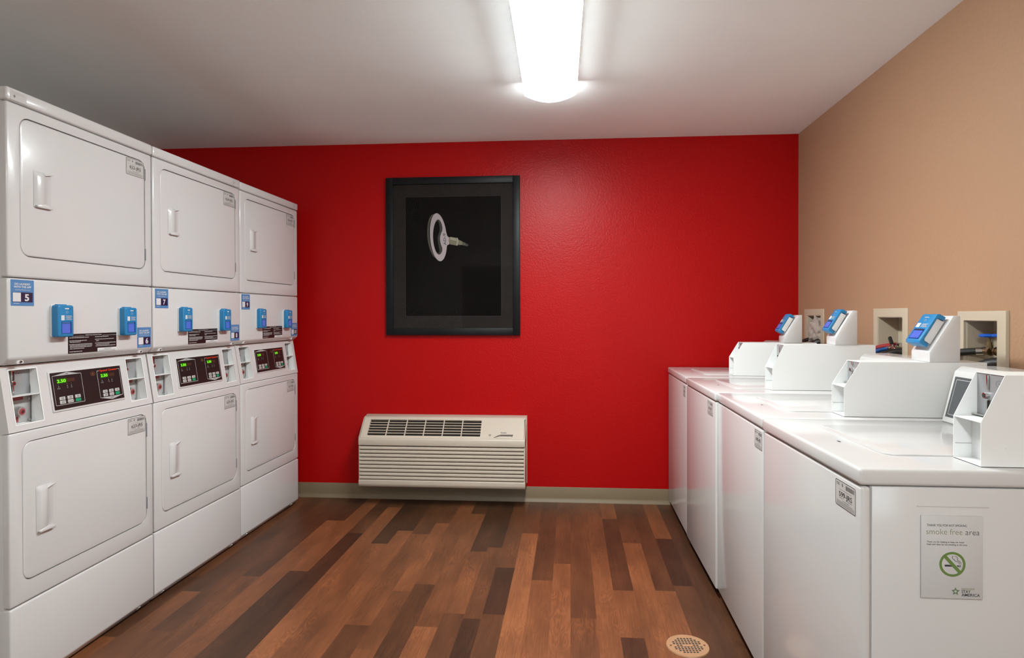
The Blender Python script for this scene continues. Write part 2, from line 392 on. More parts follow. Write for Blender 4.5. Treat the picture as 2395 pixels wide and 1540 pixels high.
for a,b,c,e in ((-1.60,-1.55,0,2.04),(-.75,-.70,0,2.04),(-1.55,-.75,2.0,2.04)): g.box(a,b,YF-.12,YF+.012,c,e,dr,.003)
g.build('door_frame', d_)
g = G(); g.cyl((-.81,YF-.05,1.0),(-.81,YF+.0,1.0),.012,CHROME).box(-.90,-.80,YF-.002,YF+.012,.99,1.012,CHROME,.004); g.build('door_handle', d_)
g = G()
for a,b,c,e in ((.44,.47,.83,2.07),(1.25,1.28,.83,2.07),(.47,1.25,.83,.86),(.47,1.25,2.04,2.07),(.47,1.25,1.44,1.46)): g.box(a,b,YF-.05,YF-.01,c,e,dr,.002)
struct(g.build('added_window_1'))  # unseen window, added only to house the fill light
# right wall in viewer frame: lx runs from the far corner towards the camera, ly into the wall
KC = Vector((XR*math.cos(WYAW), D+XR*math.sin(WYAW), 0))
MR = Matrix.Translation(KC) @ Matrix.Rotation(R(-90)+RYAW,4,'Z')
HOLES = [(.157,.367,.985,1.225,.113,.410,1.262),(1.036,1.259,.985,1.219,.998,1.299,1.257),(1.693,1.873,.975,1.209,1.658,1.913,1.241)]
g = G(); WL = 6.25; prev = -.3
for h in HOLES:
    a,b,z0,z1 = h[:4]
    g.box(prev,a,0,.14,0,HC,TANW); g.box(a,b,0,.14,0,z0,TANW); g.box(a,b,0,.14,z1,HC,TANW); prev = b
g.box(prev,WL,0,.14,0,HC,TANW); struct(g.build('wall_right', M=MR))
# cove base
cove = [(0,.0985),(0,0),(-.014,0),(-.0125,.007),(-.005,.016),(-.0035,.03),(-.0035,.095),(-.002,.0985)]
g = G(); g.prism(cove,'x',XL+.01,1.5,BASEB); struct(g.build('baseboard_back', M=Matrix.Translation((0,D,0))@Matrix.Rotation(WYAW,4,'Z')))
g = G(); g.prism(cove,'x',.016,WL-.1,BASEB); struct(g.build('baseboard_right', M=MR))
g = G(); g.prism(cove,'x',0,D-YF-.05,BASEB); struct(g.build('baseboard_left', M=Matrix.Translation((XL,YF+.02,0))@Matrix.Rotation(R(90),4,'Z')))

# ------------------------------------------------------------------ ceiling lights
def ceiling_light(loc, label):
    t = thing('ceiling_light', label, 'light', loc, 0, 'wraparound ceiling lights')
    W2, LN = .1265, 1.22
    g = G(); g.box(-W2,W2,-LN/2,LN/2,-.0662,0,SHEET,.002); g.build('housing', t)
    prof = [(-W2,-.0665),(-W2,-.068)] + [(-W2*(1-i/8), -.068-.036*(1-(1-i/8)**2)) for i in range(1,16)] + [(W2,-.068),(W2,-.0665)]
    g = G(); g.prism(prof,'y',-LN/2,LN/2,LAMPM); g.build('diffuser', t, sharp=40); return t
ceiling_light((-.0462,2.42,HC), 'white wraparound fluorescent ceiling light running toward the red wall')
ceiling_light((-.0462,-.75,HC), 'wraparound ceiling light behind the viewer, near the door')

# ------------------------------------------------------------------ labels
def barcode(g, x0, x1, z0, z1, y, m):
    rng = random.Random(3); x = x0
    while x < x1-.0006:
        b = rng.choice((.0006,.001,.0014)); g.frect(x,min(x1,x+b),z0,z1,y,m); x += b+rng.choice((.0005,.0009))
def id_label(parent, x0, x1, z0, z1, y, txt):
    g = G(); h = z1-z0; wd = x1-x0
    g.prism(rrect(x0,x1,z0,z1,.004,3),'y',y-.0006,y,PAPER); y -= .0009
    g.fring(rrect(x0+.001,x1-.001,z0+.001,z1-.001,.0036,3), rrect(x0+.0022,x1-.0022,z0+.0022,z1-.0022,.003,3), y, INK)
    g.text('CSC', x0+wd*.06, z1-h*.2, y, h*.15, INKG, weight=.02)
    c = (x0+wd*.36, z1-h*.15); g.flat([(c[0]+.0032*math.cos(R(a)),c[1]+.0045*math.sin(R(a))) for a in range(0,360,30)], y, INKG)
    barcode(g, x0+wd*.52, x0+wd*.94, z1-h*.26, z1-h*.1, y, INKG)
    g.frect(x0+wd*.2,x0+wd*.82,z1-h*.345,z1-h*.335,y,INKG)
    g.text(txt, x0+wd*.51, z0+h*.40, y, h*.26, INK, 'c', weight=.012, width=wd*.64)
    for q,(a,b) in enumerate(((.2,.42),(.6,.84),(.36,.7))):
        zz = z0+h*(.335,.335,.255)[q]; g.frect(x0+wd*a,x0+wd*b,zz,zz+h*.018,y,INKG)
    for q in range(4): g.frect(x0+wd*.07,x0+wd*(.93 if q else .84),z0+h*(.20-.042*q),z0+h*(.20-.042*q)+h*.014,y,INKG)
    return g.build('id_label', parent)
def app_sticker(parent, x0, x1, z0, z1, num):
    g = G(); wd = x1-x0; h = z1-z0; cx = (x0+x1)/2
    g.prism(rrect(x0,x1,z0,z1,.002,2),'y',-.0006,0,BLUEST); y = -.001
    g.text('DO LAUNDRY', cx, z1-h*.20, y, h*.105, WHITEP, 'c', weight=.03, width=wd*.68)
    g.text('WITH THE APP', cx, z1-h*.31, y, h*.105, WHITEP, 'c', weight=.03, width=wd*.75)
    g.text('CSCPayMobile.com', cx, z1-h*.405, y, h*.06, WHITEP, 'c', width=wd*.64)
    g.frect(x0+wd*.06,x1-wd*.06,z0+h*.14,z0+h*.52,y,NAVY)
    g.frect(x0+wd*.075,x0+wd*.42,z0+h*.16,z0+h*.505,y-.0003,WHITEP)
    g.text(num, x0+wd*.68, z0+h*.20, y-.0003, h*.36, WHITEP, 'c', weight=.03, width=wd*(.19 if len(num)==1 else .30))
    g.frect(x0+wd*.12,x0+wd*.36,z0+h*.09,z0+h*.105,y,WHITEP)
    return g.build('app_sticker', parent, 'blue app sticker numbered '+num)
# ------------------------------------------------------------------ stack dryers
TH = math.atan2(.033,.211)
MS = Matrix.Translation((0,0,.859)) @ Matrix.Rotation(-TH,4,'X')     # slanted console plane: z -> up the slope, y -> into the machine
def door_handle(parent, x0, x1, z0, z1):
    g = G(); h = z1-z0; wd = x1-x0; xm = x0+wd*.52
    # raised pull: full-height grip on the left, scooped pocket on the right
    t = bmesh.new()
    prof = [(0,0),(.006,-.006),(.014,-.0095),(xm-x0,-.0105),(xm-x0+.003,-.007),(xm-x0+.010,-.002),(wd-.004,-.001),(wd,0)]
    rows = [(0,.0),(.010,.75),(.018,1),(h-.018,1),(h-.010,.75),(h,.0)]
    V = [[t.verts.new((x0+p[0], p[1]*s-.0002, z0+z)) for p in prof] for z,s in rows]
    for a in range(len(V)-1):
        for b in range(len(prof)-1): t.faces.new((V[a][b],V[a][b+1],V[a+1][b+1],V[a+1][b]))
    bmesh.ops.recalc_face_normals(t, faces=t.faces[:]); t.faces.ensure_lookup_table()
    g.merge(t, ENAMEL)
    g.prism([(xm-.001,z0+h*.90),(x1-.004,z0+h*.955),(x1,z0+h*.965),(x1,z0+h*.985),(xm+.008,z0+h*.965),(xm-.001,z0+h*.935)],'y',-.0095,0,ENAMEL,.0012)
    g.prism([(x0+.008,z0-.001),(x1-.002,z0-.001),(x1,z0+.003),(x1,z0+.008),(xm,z0+.014),(x0+.004,z0+.006)],'y',-.0100,0,ENAMEL,.0015)
    return g.build('door_handle', parent, sharp=50)
def dryer_door(root, z0, z1, hz0, hz1, hing, txt, lz, W=.683):
    x0, x1 = .049, .640
    g = G(); g.prism(rrect(x0,x1,z0,z1,.034,8),'y',.0005,.022,ENAMEL,.004,3,capbev=True)
    g.box(x0-.0035,x0+.001,.006,.012,z0+(z1-z0)*.27,z0+(z1-z0)*.27+.006,DARK); g.box(x0-.0035,x0+.001,.006,.012,z0+(z1-z0)*.77,z0+(z1-z0)*.77+.006,DARK)
    d = g.build('door', root)
    door_handle(d, .098, .167, hz0, hz1)
    for a,b in hing:
        g = G(); g.box(.6410,.6450,-.0012,.012,a,b,GREYM,.0008).box(.6420,.6436,-.0016,.0,a+.002,b-.002,DARK); g.build('hinge', d)
    id_label(d, .531, .634, lz[0], lz[1], 0, txt)
    return d
def coin_tray(root, x0, x1, t0, t1, dx):
    """recess in the slanted console: shelf, upright coin plate above, lock plate below"""
    c = math.cos(TH); yb = .055; z0 = .859+t0*c-.006; z1 = .859+t1*c; zs = .9700; xr = x1+.004
    g = G(MS)
    g.box(x0-.004,x0,0.001,.07,t0,t1,SHEET).box(x1,x1+.004,.001,.03,t0,t1,SHEET).box(x0-.004,x1+.004,.001,.07,t0-.004,t0,SHEET).box(x0-.004,x1+.004,.001,.05,t1,t1+.004,SHEET)
    g.fring(rrect(x0-.004,x1+.004,t0-.004,t1+.004,.004,3), rrect(x0,x1,t0,t1,.002,3), -.0006, SHEET)
    g.M = None
    g.prism([(x1+.0002,.036),(x1+.004,yb),(x1+.006,yb),(x1+.004,.036)],'z',z0,z1+.002,SHEET)
    g.box(x0-.004,xr,yb+.001,yb+.005,z0-.004,z1+.006,SHEET)
    g.box(xr-.001,xr+.001,yb-.022,yb-.020,z0+.002,zs-.004,GREYP)
    tr = g.build('coin_tray', root)
    g = G(); g.prism([(.859*0+.0165,zs-.001),(.0158,zs+.0025),(yb,zs+.001),(yb,zs-.001)],'x',x0,xr,SHEET,.0004,1); g.build('shelf', tr)
    g = G(); g.box(x0,xr-.003,yb-.002,yb,zs+.003,z1-.002,GREYM,.0006)
    ox, oz = .092+dx, 1.041
    g.fring([(ox+.011*math.cos(R(a)),oz+.009*math.sin(R(a))) for a in range(0,360,20)],[(ox+.010*math.cos(R(a)),oz+.0082*math.sin(R(a))) for a in range(0,360,20)],yb-.0024,INKG); g.frect(ox-.004,ox+.004,oz-.002,oz+.002,yb-.0024,INKG)
    k = .068+dx
    g.box(k-.008,k+.006,yb-.007,yb-.002,1.014,z1-.003,CHROME,.002).box(k-.0015,k+.0025,yb-.0078,yb-.0068,1.020,z1-.008,DARK)
    g.cyl((k,yb-.002,1.010),(k,yb-.010,1.010),.0065,CHROME,n=12).box(k-.004,k+.004,yb-.0105,yb-.0095,1.008,1.012,DARK)
    g.box(k-.002,k+.004,yb-.006,yb-.002,zs+.008,1.003,CHROME,.001).cyl((k+.010,yb-.001,zs+.010),(k+.010,yb-.004,zs+.010),.007,GREYM,n=14)
    g.build('coin_slot_plate', tr, 'grey metal coin slot plate')
    g = G(); g.box(x0,xr-.003,yb-.002,yb,z0+.002,zs-.002,GREYP,.0006).box(.137+dx,.150+dx if 0 else xr-.002,yb-.006,yb-.001,z0+.006,zs-.004,GREYP,.001)
    g.frect(x0+.01,.108+dx,.9525,.968,yb-.0024,REDLAB).frect(x0+.01,.090+dx,z0+.005,z0+.022,yb-.0024,REDLAB)
    for q in (.9535,.8835): g.cyl((.1285+dx,yb-.002,q),(.1285+dx,yb-.006,q),.0042,CHROME,n=12)
    g.build('coin_vault', tr)
    g = G(); lx, lz = .086+dx, .916
    g.cyl((lx,yb-.002,lz),(lx,yb-.020,lz),.0175,LOCKM,r1=.0160,n=24).cyl((lx,yb-.020,lz),(lx,yb-.0215,lz),.0105,REDLAB,n=24)
    g.cyl((lx,yb-.0215,lz),(lx,yb-.0235,lz),.0055,CHROME,n=16).cyl((lx,yb-.0235,lz),(lx,yb-.0240,lz),.0035,DARK,n=12)
    g.build('lock', tr, 'round chrome lock'); return tr
def keypad(root, dig):
    M = MS; g = G(M)
    g.prism(rrect(.1745,.522,.0388,.181,.003,3),'y',-.0035,.003,ENAMEL,.0015,2,capbev=True)
    ov = g.build('overlay_frame', root)
    g = G(M); y = -.0042
    g.prism(rrect(.1812,.5178,.0455,.175,.0015,2),'y',y,-.003,BLACK); y -= .0005
    for (a,b,c,e,up) in ((.188,.318,.0593,.1648,1),(.3928,.512,.0590,.1645,0)):
        g.fring(rrect(a,b,c,e,.003,3), rrect(a+.0017,b-.0017,c+.0017,e-.0017,.002,3), y, GREYP)
        cx = (a+b)/2
        if up: g.flat([(a+.001,e-.001),(cx,e+.0085),(b-.001,e-.001)], y-.0002, GREYP); g.text('UPPER',cx,e+.001,y-.0005,.0045,INK,'c',weight=.02)
        else: g.flat([(a+.001,c+.001),(b-.001,c+.001),(cx,c-.0100)], y-.0002, GREYP); g.text('LOWER',cx,c-.0045,y-.0005,.0045,INK,'c',weight=.02)
        wd = b-a; dx = a+wd*.14; dz = e-.026
        g.frect(dx-.001,dx+wd*.32,dz-.003,dz+.0135,y-.0002,LEDBG).frect(dx+wd*.32,dx+wd*.60,dz-.001,dz+.0115,y-.0002,LEDW)
        g.text(dig,dx,dz,y-.0006,.0150,LED,'l',weight=.02,width=wd*.29)
        for q,(ix,iz) in enumerate(((.17,.04),(.46,.035),(.60,.035))):
            X = a+wd*ix; Z = e-.033
            g.flat([(X+.0009*math.cos(R(k)),Z+.0009*math.sin(R(k))) for k in range(0,360,60)], y-.0002, GREYP)
            g.flat([(X-.002,Z-.008),(X+.002,Z-.008),(X,Z-.0045)], y-.0002, GREYP)
            g.frect(X-(.006 if q==0 else .003),X+(.006 if q==0 else .003),Z-.0125,Z-.0110,y-.0002,INKG)
            g.frect(X-(.007 if q==0 else .003),X+(.007 if q==0 else .003),Z-.0155,Z-.0140,y-.0002,INKG)
        k = wd/.130
        for r_ in range(2):
            for c_ in range(3):
                bx = a+(.018+.0345*c_)*k; bz = c+.0305-.0135*(1+r_)+.001; m_ = GREENB if (r_==1 and c_==2) else PAPER
                g.prism(rrect(bx,bx+.0245*k,bz,bz+.0112,.0012,2),'y',y-.0007,y,m_)
                if m_ is PAPER:
                    if r_==1 and c_==1: g.text('Delicate',bx+.0122*k,bz+.0035,y-.001,.0042,INK,'c',weight=.02,width=.018*k)
                    else: g.frect(bx+.007,bx+.0195*k,bz+.0062,bz+.0085,y-.001,INKG).frect(bx+.007,bx+.0195*k,bz+.0025,bz+.0048,y-.001,INKG)
                g.flat([(bx-.0045+.0008*math.cos(R(q)),bz+.0056+.0008*math.sin(R(q))) for q in range(0,360,60)], y-.0002, GREYP)
    g.frect(.405,.497,.1595,.1685,y-.0003,BLACK); g.text('Speed Queen',.451,.1603,y-.0008,.0100,REDLOGO,'c',weight=.03,width=.088)
    g.fring([(.372+.0125*math.cos(R(a)),.1555+.0078*math.sin(R(a))) for a in range(0,360,20)],[(.372+.0108*math.cos(R(a)),.1555+.0062*math.sin(R(a))) for a in range(0,360,20)],y-.0003,AMBER)
    g.flat([(.372+.0095*math.cos(R(a))*(1 if a%40 else .5),.1555+.005*math.sin(R(a))*(1 if a%40 else .5)) for a in range(0,360,20)], y-.0003, AMBER)
    g.text('TM',.5,.047,y-.0003,.003,GREYP)
    g.build('control_overlay', root, 'black control overlay with green digits'); return ov
def wall_reader(root, x0, z0):
    W_, H_ = .068, .110
    g = G(); g.prism(rrect(x0-.002,x0+W_+.001,z0-.001,z0+H_+.001,.006,4),'y',-.006,0,WHITEP,.001,capbev=True)
    b = g.build('card_reader', root, 'blue card reader')
    g = G(); g.prism(rrect(x0,x0+W_,z0,z0+H_,.008,4),'y',-.030,-.005,READER,.005,3,capbev=True)
    g.box(x0+.010,x0+W_*.70,-.020,-.008,z0+H_-.002,z0+H_+.003,READER,.001); g.build('reader_shell', b)
    g = G(); y = -.0303; x1 = x0+W_
    g.frect(x0+.028,x0+.046,z0+.096,z0+.100,y,WHITEP).frect(x0+.048,x0+.051,z0+.095,z0+.100,y,INK)
    g.fring([(x0+.037+.0055*math.cos(R(a)),z0+.086+.0045*math.sin(R(a))) for a in range(0,360,30)],[(x0+.037+.0042*math.cos(R(a)),z0+.086+.0034*math.sin(R(a))) for a in range(0,360,30)],y,GREYP)
    g.frect(x0+.012,x0+.026,z0+.058,z0+.075,y,WHITEP)
    for q in range(5): g.frect(x0+.030+.004*(q%2),x0+.060-.003*(q%3),z0+.0595+q*.0032,z0+.0612+q*.0032,y,GREYP)
    g.frect(x0+.013,x0+.056,z0+.012,z0+.053,y,SCREEND).frect(x0+.015,x0+.050,z0+.0135,z0+.0455,y-.0003,SCREEN).frect(x0+.015,x0+.050,z0+.0475,z0+.0505,y-.0003,BLUEST)
    g.build('screen', b, 'lit blue screen'); return b
def instruction_plate(root):
    g = G(); x0,x1,z0,z1 = .235,.4705,.0,.0; z0 = 1.0975; z1 = 1.1665
    g.box(x0,x1,-.0008,0,z0,z1,BLACK); y = -.0012; rng = random.Random(5); w_ = x1-x0; h = z1-z0
    g.text('OPERATING INSTRUCTIONS',(x0+x1)/2,z1-h*.115,y,h*.085,GREYP,'c',weight=.02,width=w_*.34)
    g.frect(x0,x0+w_*.31,z1-h*.135,z1-h*.12,y,GREYP).frect(x0+w_*.69,x1,z1-h*.135,z1-h*.12,y,GREYP)
    for (a,b,f) in ((.02,.40,.20),(.02,.36,.36),(.03,.24,.43),(.02,.47,.55),(.03,.47,.62),(.03,.46,.69),(.03,.31,.77),(.02,.27,.92),(.53,.82,.20),(.53,.94,.335),(.55,.61,.42),(.53,.98,.54),(.55,.84,.62),(.54,.97,.70)):
        xx = x0+w_*a; e = x0+w_*b; zz = z1-h*f
        while xx < e:
            l = rng.uniform(.004,.012); g.frect(xx,min(e,xx+l),zz-h*.018,zz+h*.018,y,GREYP); xx += l+.0012
    g.frect(x0+w_*.58,x1,z0,z0+h*.19,y,WHITEP); g.frect(x0+w_*.72,x0+w_*.88,z0+h*.125,z0+h*.15,y-.0003,INKG).frect(x0+w_*.60,x0+w_*.97,z0+h*.04,z0+h*.065,y-.0003,INKG)
    return g.build('instruction_plate', root, 'black operating instruction plate')
def inspection_sticker(root, x0, W_, dark=True):
    g = G(); z0, z1 = 1.9165, 1.9475
    g.box(x0,x0+W_,-.0045,-.0035,z0,z1,PAPER); y = -.0049
    g.flat([(x0+W_*.25,z0+.008),(x0+W_*.33,z0+.0135),(x0+W_*.25,z0+.019),(x0+W_*.17,z0+.0135)],y,INKG)
    for q in range(2): g.frect(x0+W_*.1,x0+W_*.9,z1-.006-.004*q,z1-.0045-.004*q,y,GREYP)
    return g.build('inspection_sticker', root)
def stack_dryer(loc, yaw, label, n1, n2, t1, t2, stk):
    W = .683; t = thing('stack_dryer', label, 'dryer', loc, R(90)+R(yaw), 'stacked coin dryers along the left side')
    g = G(); g.box(.001,W-.001,.023,.71,.03,.856,ENAMEL,.003).box(.001,W-.001,.125,.71,.855,1.076,ENAMEL).box(.001,W-.001,.023,.71,1.074,1.915,ENAMEL,.003).box(.001,.006,.05,.13,.855,1.076,ENAMEL).box(W-.006,W-.001,.05,.13,.855,1.076,ENAMEL).box(.03,W-.03,.03,.70,.0,.034,DARK); g.build('cabinet', t)
    g = G(); g.box(-.002,W+.002,-.004,.712,1.9130,1.9552,ENAMEL,.007,3); cap = g.build('top_cap', t)
    inspection_sticker(cap, *stk)
    g = G(); g.ring((0,W,1.3550,1.9105),(.046,.643,1.423,1.875,.037),0,.022,ENAMEL,.007); g.build('upper_front_panel', t)
    g = G(); g.ring((0,W,.3010,.8565),(.046,.643,.3665,.822,.037),0,.022,ENAMEL,.007); g.build('lower_front_panel', t)
    dryer_door(t, 1.4262, 1.8718, 1.592, 1.712, ((1.795,1.845),(1.462,1.512)), n1, (1.800,1.8685))
    dryer_door(t, .3697, .8188, .510, .664, ((.722,.782),(.420,.470)), n2, (.749,.8155))
    g = G(); g.prism([(0,1.3520),(0,1.0945),(.020,1.0735),(.060,1.0735),(.060,1.3520)],'x',0,W,ENAMEL,.007,3); pp = g.build('payment_panel', t)
    for sx in (.050,.618):
        g = G(); g.prism([(sx-.012,1.0855),(sx,1.0945),(sx+.012,1.0855),(sx+.014,1.0765),(sx-.014,1.0765)],'y',.006,.02,ENAMEL,.001)
        g.cyl((sx,.006,1.0835),(sx,.0035,1.082),.0045,CHROME,n=10).box(sx-.0035,sx+.0035,.0028,.0036,1.081,1.083,DARK); g.build('screw', pp)
    app_sticker(pp, .010, .096, 1.2635, 1.3475, t1); app_sticker(pp, .589, .6735, 1.0985, 1.1825, t2)
    wall_reader(pp, .160, 1.158); wall_reader(pp, .4815, 1.153); instruction_plate(pp)
    # slanted console, built around its two coin trays
    g = G(MS); L = .2136; tr = ((.031,.135,.023,.199),(.560,.653,.026,.197))
    g.box(0,.027,0,.06,0,L,ENAMEL).box(.139,.556,0,.03,0,L,ENAMEL).box(.657,W,0,.06,0,L,ENAMEL)
    g.box(.027,.139,0,.03,0,.019,ENAMEL).box(.027,.139,0,.03,.203,L,ENAMEL).box(.556,.657,0,.03,0,.022,ENAMEL).box(.556,.657,0,.03,.201,L,ENAMEL)
    c = g.build('console', t)
    keypad(c, '2.50')
    coin_tray(c, .031,.135,.023,.199,0); coin_tray(c, .560,.653,.026,.197,.5225)
    g = G(); g.prism([(0,.2975),(0,.034),(.024,.006),(.06,.006),(.06,.2975)],'x',0,W,ENAMEL,.006,3); kp = g.build('kick_panel', t)
    for sx in (.07,.61):
        g = G(); M = Matrix.Translation((0,.012,.020)) @ Matrix.Rotation(R(40),4,'X')
        g.cyl((sx,0,0),(sx,-.003,0),.007,CHROME,n=10,M=M).cyl((sx+.004,-.001,.002),(sx+.004,-.0035,.002),.005,DARK,n=8,M=M).box(sx-.012,sx-.004,-.002,.001,-.006,.006,WHITEP,M=M); g.build('screw', kp)
    return t
stack_dryer((-1.7328,1.8028,0), -.191, 'tall white stacked dryer nearest the camera, stickered 5 and 6', '622-JRS','623-JRS','5','6',(.010,.060))
stack_dryer((-1.7326,2.4968,0), -1.276, 'middle white stacked dryer, stickered 7 and 8, lamp reflected in its door', '624-JRS','625-JRS','7','8',(.610,.050))
stack_dryer((-1.7251,3.1986,0), -1.577, 'white stacked dryer beside the red wall, stickered 9 and 10', '626-JRS','627-JRS','9','10',(.615,.050))

# ------------------------------------------------------------------ washers
WW = .645
def stand_reader(stand, lx0, lx1, ct):
    """blue reader lying on the sloping face of its stand; local slope frame"""
    W_ = lx1-lx0; a = math.atan2(.070,.118)
    M = Matrix.Translation((0,.531,ct+.033)) @ Matrix.Rotation(-a,4,'X') @ Matrix.Translation((0,0,.011)) @ Matrix.Diagonal((1,1,.90,1))
    x0 = lx0+.014; x1 = lx1-.014
    g = G(M); g.box(x0+.008,x1-.008,-.008,0,.006,.118,GREYP,.002)
    g.prism([(-.004,.018),(-.029,.018),(-.029,.110),(-.004,.110)],'x',x0+.0005,x1-.0005,WHITEP,.002)
    b = g.build('card_reader', stand, 'blue card reader tilted on its stand')
    g = G(M)
    prof = [(-.008,.002),(-.036,.002),(-.040,.010),(-.036,.122),(-.030,.128),(-.008,.128),(-.008,.114),(-.024,.112),(-.0295,.106),(-.0295,.024),(-.024,.017),(-.008,.013)]
    g.prism(prof,'x',x0-.001,x1+.001,READER,.0015,2); g.build('reader_shell', b)
    # screen lies on the front face, which tips slightly
    Mf = M @ Matrix.Translation((0,-.0402,.010)) @ Matrix.Rotation(-math.atan2(.004,.112),4,'X'); g = G(Mf); w_ = x1-x0
    g.frect(x0+w_*.12,x0+w_*.86,.006,.050,-.0004,SCREEND).frect(x0+w_*.17,x0+w_*.80,.010,.041,-.0008,SCREEN).frect(x0+w_*.17,x0+w_*.80,.0425,.048,-.0008,SCREENH)
    g.frect(x0+w_*.08,x0+w_*.33,.056,.074,-.0004,WHITEP)
    for q in range(4): g.frect(x0+w_*(.40+.04*(q%2)),x0+w_*(.88-.05*(q%3)),.0575+q*.004,.0595+q*.004,-.0004,GREYP)
    g.frect(x0+w_*.3,x0+w_*.6,.098,.101,-.0004,GREYP).fring([(x0+w_*.47+.006*math.cos(R(k)),.086+.004*math.sin(R(k))) for k in range(0,360,30)],[(x0+w_*.47+.0045*math.cos(R(k)),.086+.003*math.sin(R(k))) for k in range(0,360,30)],-.0004,GREYP)
    g.build('screen', b, 'lit blue screen')
def washer(loc, yaw, label, txt, v0, v1, ct, lab, stand=True, sv=(.0,.0)):
    W = WW; t = thing('washing_machine', label, 'washer', loc, R(-90)+R(yaw), 'top-loading coin washers along the right wall')
    g = G(); g.box(0.0012,W-.0012,.0238,.69,.04,.854,ENAMELW,.002)
    g.box(W-.002,W-.0002,.117,.266,.8125,.8155,ENAMELW,.0006).box(.0002,.002,.117,.266,.8125,.8155,ENAMELW,.001); g.build('cabinet', t)
    g = G(); g.box(0,W,0,.0225,.040,.853,ENAMELW,.008,4); fp = g.build('front_panel', t)
    if lab: id_label(fp, lab[0], lab[1], .780, .842, 0, txt)
    for sx in (.05,W-.05):
        for sy in (.05,.64):
            g = G(); g.cyl((sx,sy,0),(sx,sy,.012),.022,RUBBER,n=16).cyl((sx,sy,.012),(sx,sy,.045),.008,CHROME,n=10); g.build('levelling_foot', t)
    g = G(); g.box(.02,W-.02,.03,.68,.03,.042,DARK); g.build('base_pan', t)
    g = G(); g.box(-.001,W+.001,-.004,.70,.8560,.8935,ENAMELW,.008,4); g.box(W-.300,W-.286,.078,.084,.893,.8942,DARK,.0005); tp = g.build('top_panel', t)
    g = G(); g.prism(rrect(W-.522,W-.130,.117,.525,.03,6),'z',.8925,.8975,ENAMELW,.0022,2); g.build('lid', tp)
    # control console at the back
    g = G(); g.prism([(.541,.8935),(.580,1.052),(.600,1.068),(.70,1.068),(.70,.8935)],'x',.006,W-v1-.001,ENAMELW,.004,2); c = g.build('console', t)
    a = math.atan2(.039,.1585); M = Matrix.Translation((0,.541,.8935)) @ Matrix.Rotation(-a,4,'X'); g = G(M)
    cxe = W-v1-.03
    g.box(.020,cxe,-.0012,0,.018,.146,mat('grey_overlay',(.075,.078,.082),.4)); g.fring(rrect(.030,cxe-.01,.026,.138,.003,2), rrect(.0317,cxe-.0117,.0277,.1363,.002,2),-.0016,GREYP)
    for q in range(5): g.frect(.09+q*.075,.125+q*.075,.055,.068,-.0016,GREYP).frect(.095+q*.075,.118+q*.075,.080,.083,-.0016,GREYP)
    g.build('control_overlay', c, 'dark grey control overlay')
    # coin box on the near side
    x0, x1 = W-v1, W-v0; y0 = .266; zs = .992; yt = .316
    g = G(); pr = [(y0,.8950),(y0,zs),(yt,ct),(.702,ct),(.702,.8950)]
    g.prism(pr,'x',x1-.0016,x1,SHEET).prism(pr,'x',x0,x0+.0016,SHEET)
    g.box(x0+.0014,x1-.0014,yt,.702,ct-.0016,ct-.0001,SHEET).box(x0+.0014,x1-.0014,y0+.0005,.40,.8950,.8962,SHEET).box(x0+.0014,x1-.0014,.40,.701,.8950,ct-.0014,SHEET).box(x0+.0008,x1-.0008,y0+.0008,.701,.8934,.8951,DARK)
    cb = g.build('coin_box', t, sharp=25)
    g = G(); g.prism([(y0+.001,zs-.001),(y0+.001,zs+.001),(.36,zs+.004),(.36,zs+.002)],'x',x0+.0016,x1-.0016,SHEET); g.build('shelf', cb)
    xw = x1-x0
    g = G(); g.box(x0+.002,x1-.002,.318,.322,zs+.003,ct-.002,GREYM); xs = x0+xw*.42
    g.box(xs-.003,xs+.003,.314,.318,zs+.066,ct-.004,CHROME,.001).cyl((xs-.003,.318,zs+.052),(xs-.003,.309,zs+.052),.007,CHROME,n=12).cyl((xs-.003,.3095,zs+.052),(xs-.003,.308,zs+.052),.004,DARK,n=10)
    g.box(xs-.003,xs,.313,.318,zs+.010,zs+.042,CHROME,.0008).box(xs,xs+.005,.3172,.3176,zs+.010,zs+.042,DARK)
    g.fring([(x0+xw*.78+.012*math.cos(R(k)),ct-.022+.008*math.sin(R(k))) for k in range(0,360,45)],[(x0+xw*.78+.0105*math.cos(R(k)),ct-.022+.0068*math.sin(R(k))) for k in range(0,360,45)],.3176,INKG)
    g.frect(x0+xw*.76,x0+xw*.82,ct-.024,ct-.020,.3175,INKG).box(x0+.004,xs+.004,.304,.318,zs+.006,zs+.009,CHROME); g.build('coin_slot_plate', cb, 'grey coin slot plate')
    g = G(); g.box(x0+.0016,x0+xw*.62,.306,.399,.8955,zs,SHEET).box(x0+xw*.62,x1-.0016,.328,.399,.8955,zs,GREYM).box(x0+.0016,x0+.0024,y0+.004,.306,.9275,.9290,GREYP)
    g.cyl((x0+xw*.80,.328,.903),(x0+xw*.80,.315,.903),.010,CHROME,n=16); g.build('coin_vault', cb)
    g = G(); g.cyl((x1,.32,.936),(x1+.0012,.32,.936),.003,SHEET,n=10); g.build('screw', cb)
    if stand:
        a0, a1 = W-sv[1], W-sv[0]
        g = G(); g.prism([(.531,ct),(.531,ct+.033),(.603,ct+.151),(.625,ct+.151),(.625,ct)],'x',a0,a1,ENAMELW,.003,2)
        s = g.build('reader_stand', t); stand_reader(s, a0, a1, ct)
    return t
def far(x,y,yaw): a=R(yaw); return (x-math.sin(a)*WW, y+math.cos(a)*WW, 0)
washer(far(.678,3.370,-1.32), -1.32, 'white top-loading washer beside the red wall, farthest of its row', '602-JRS', .085,.185,1.076,(WW-.103,WW-.034), True,(.080,.170))
washer(far(.6683,2.710,-.504), -.504, 'second white top-loading washer out from the red wall', '601-JRS', .092,.192,1.096,(WW-.150,WW-.052), True,(.088,.180))
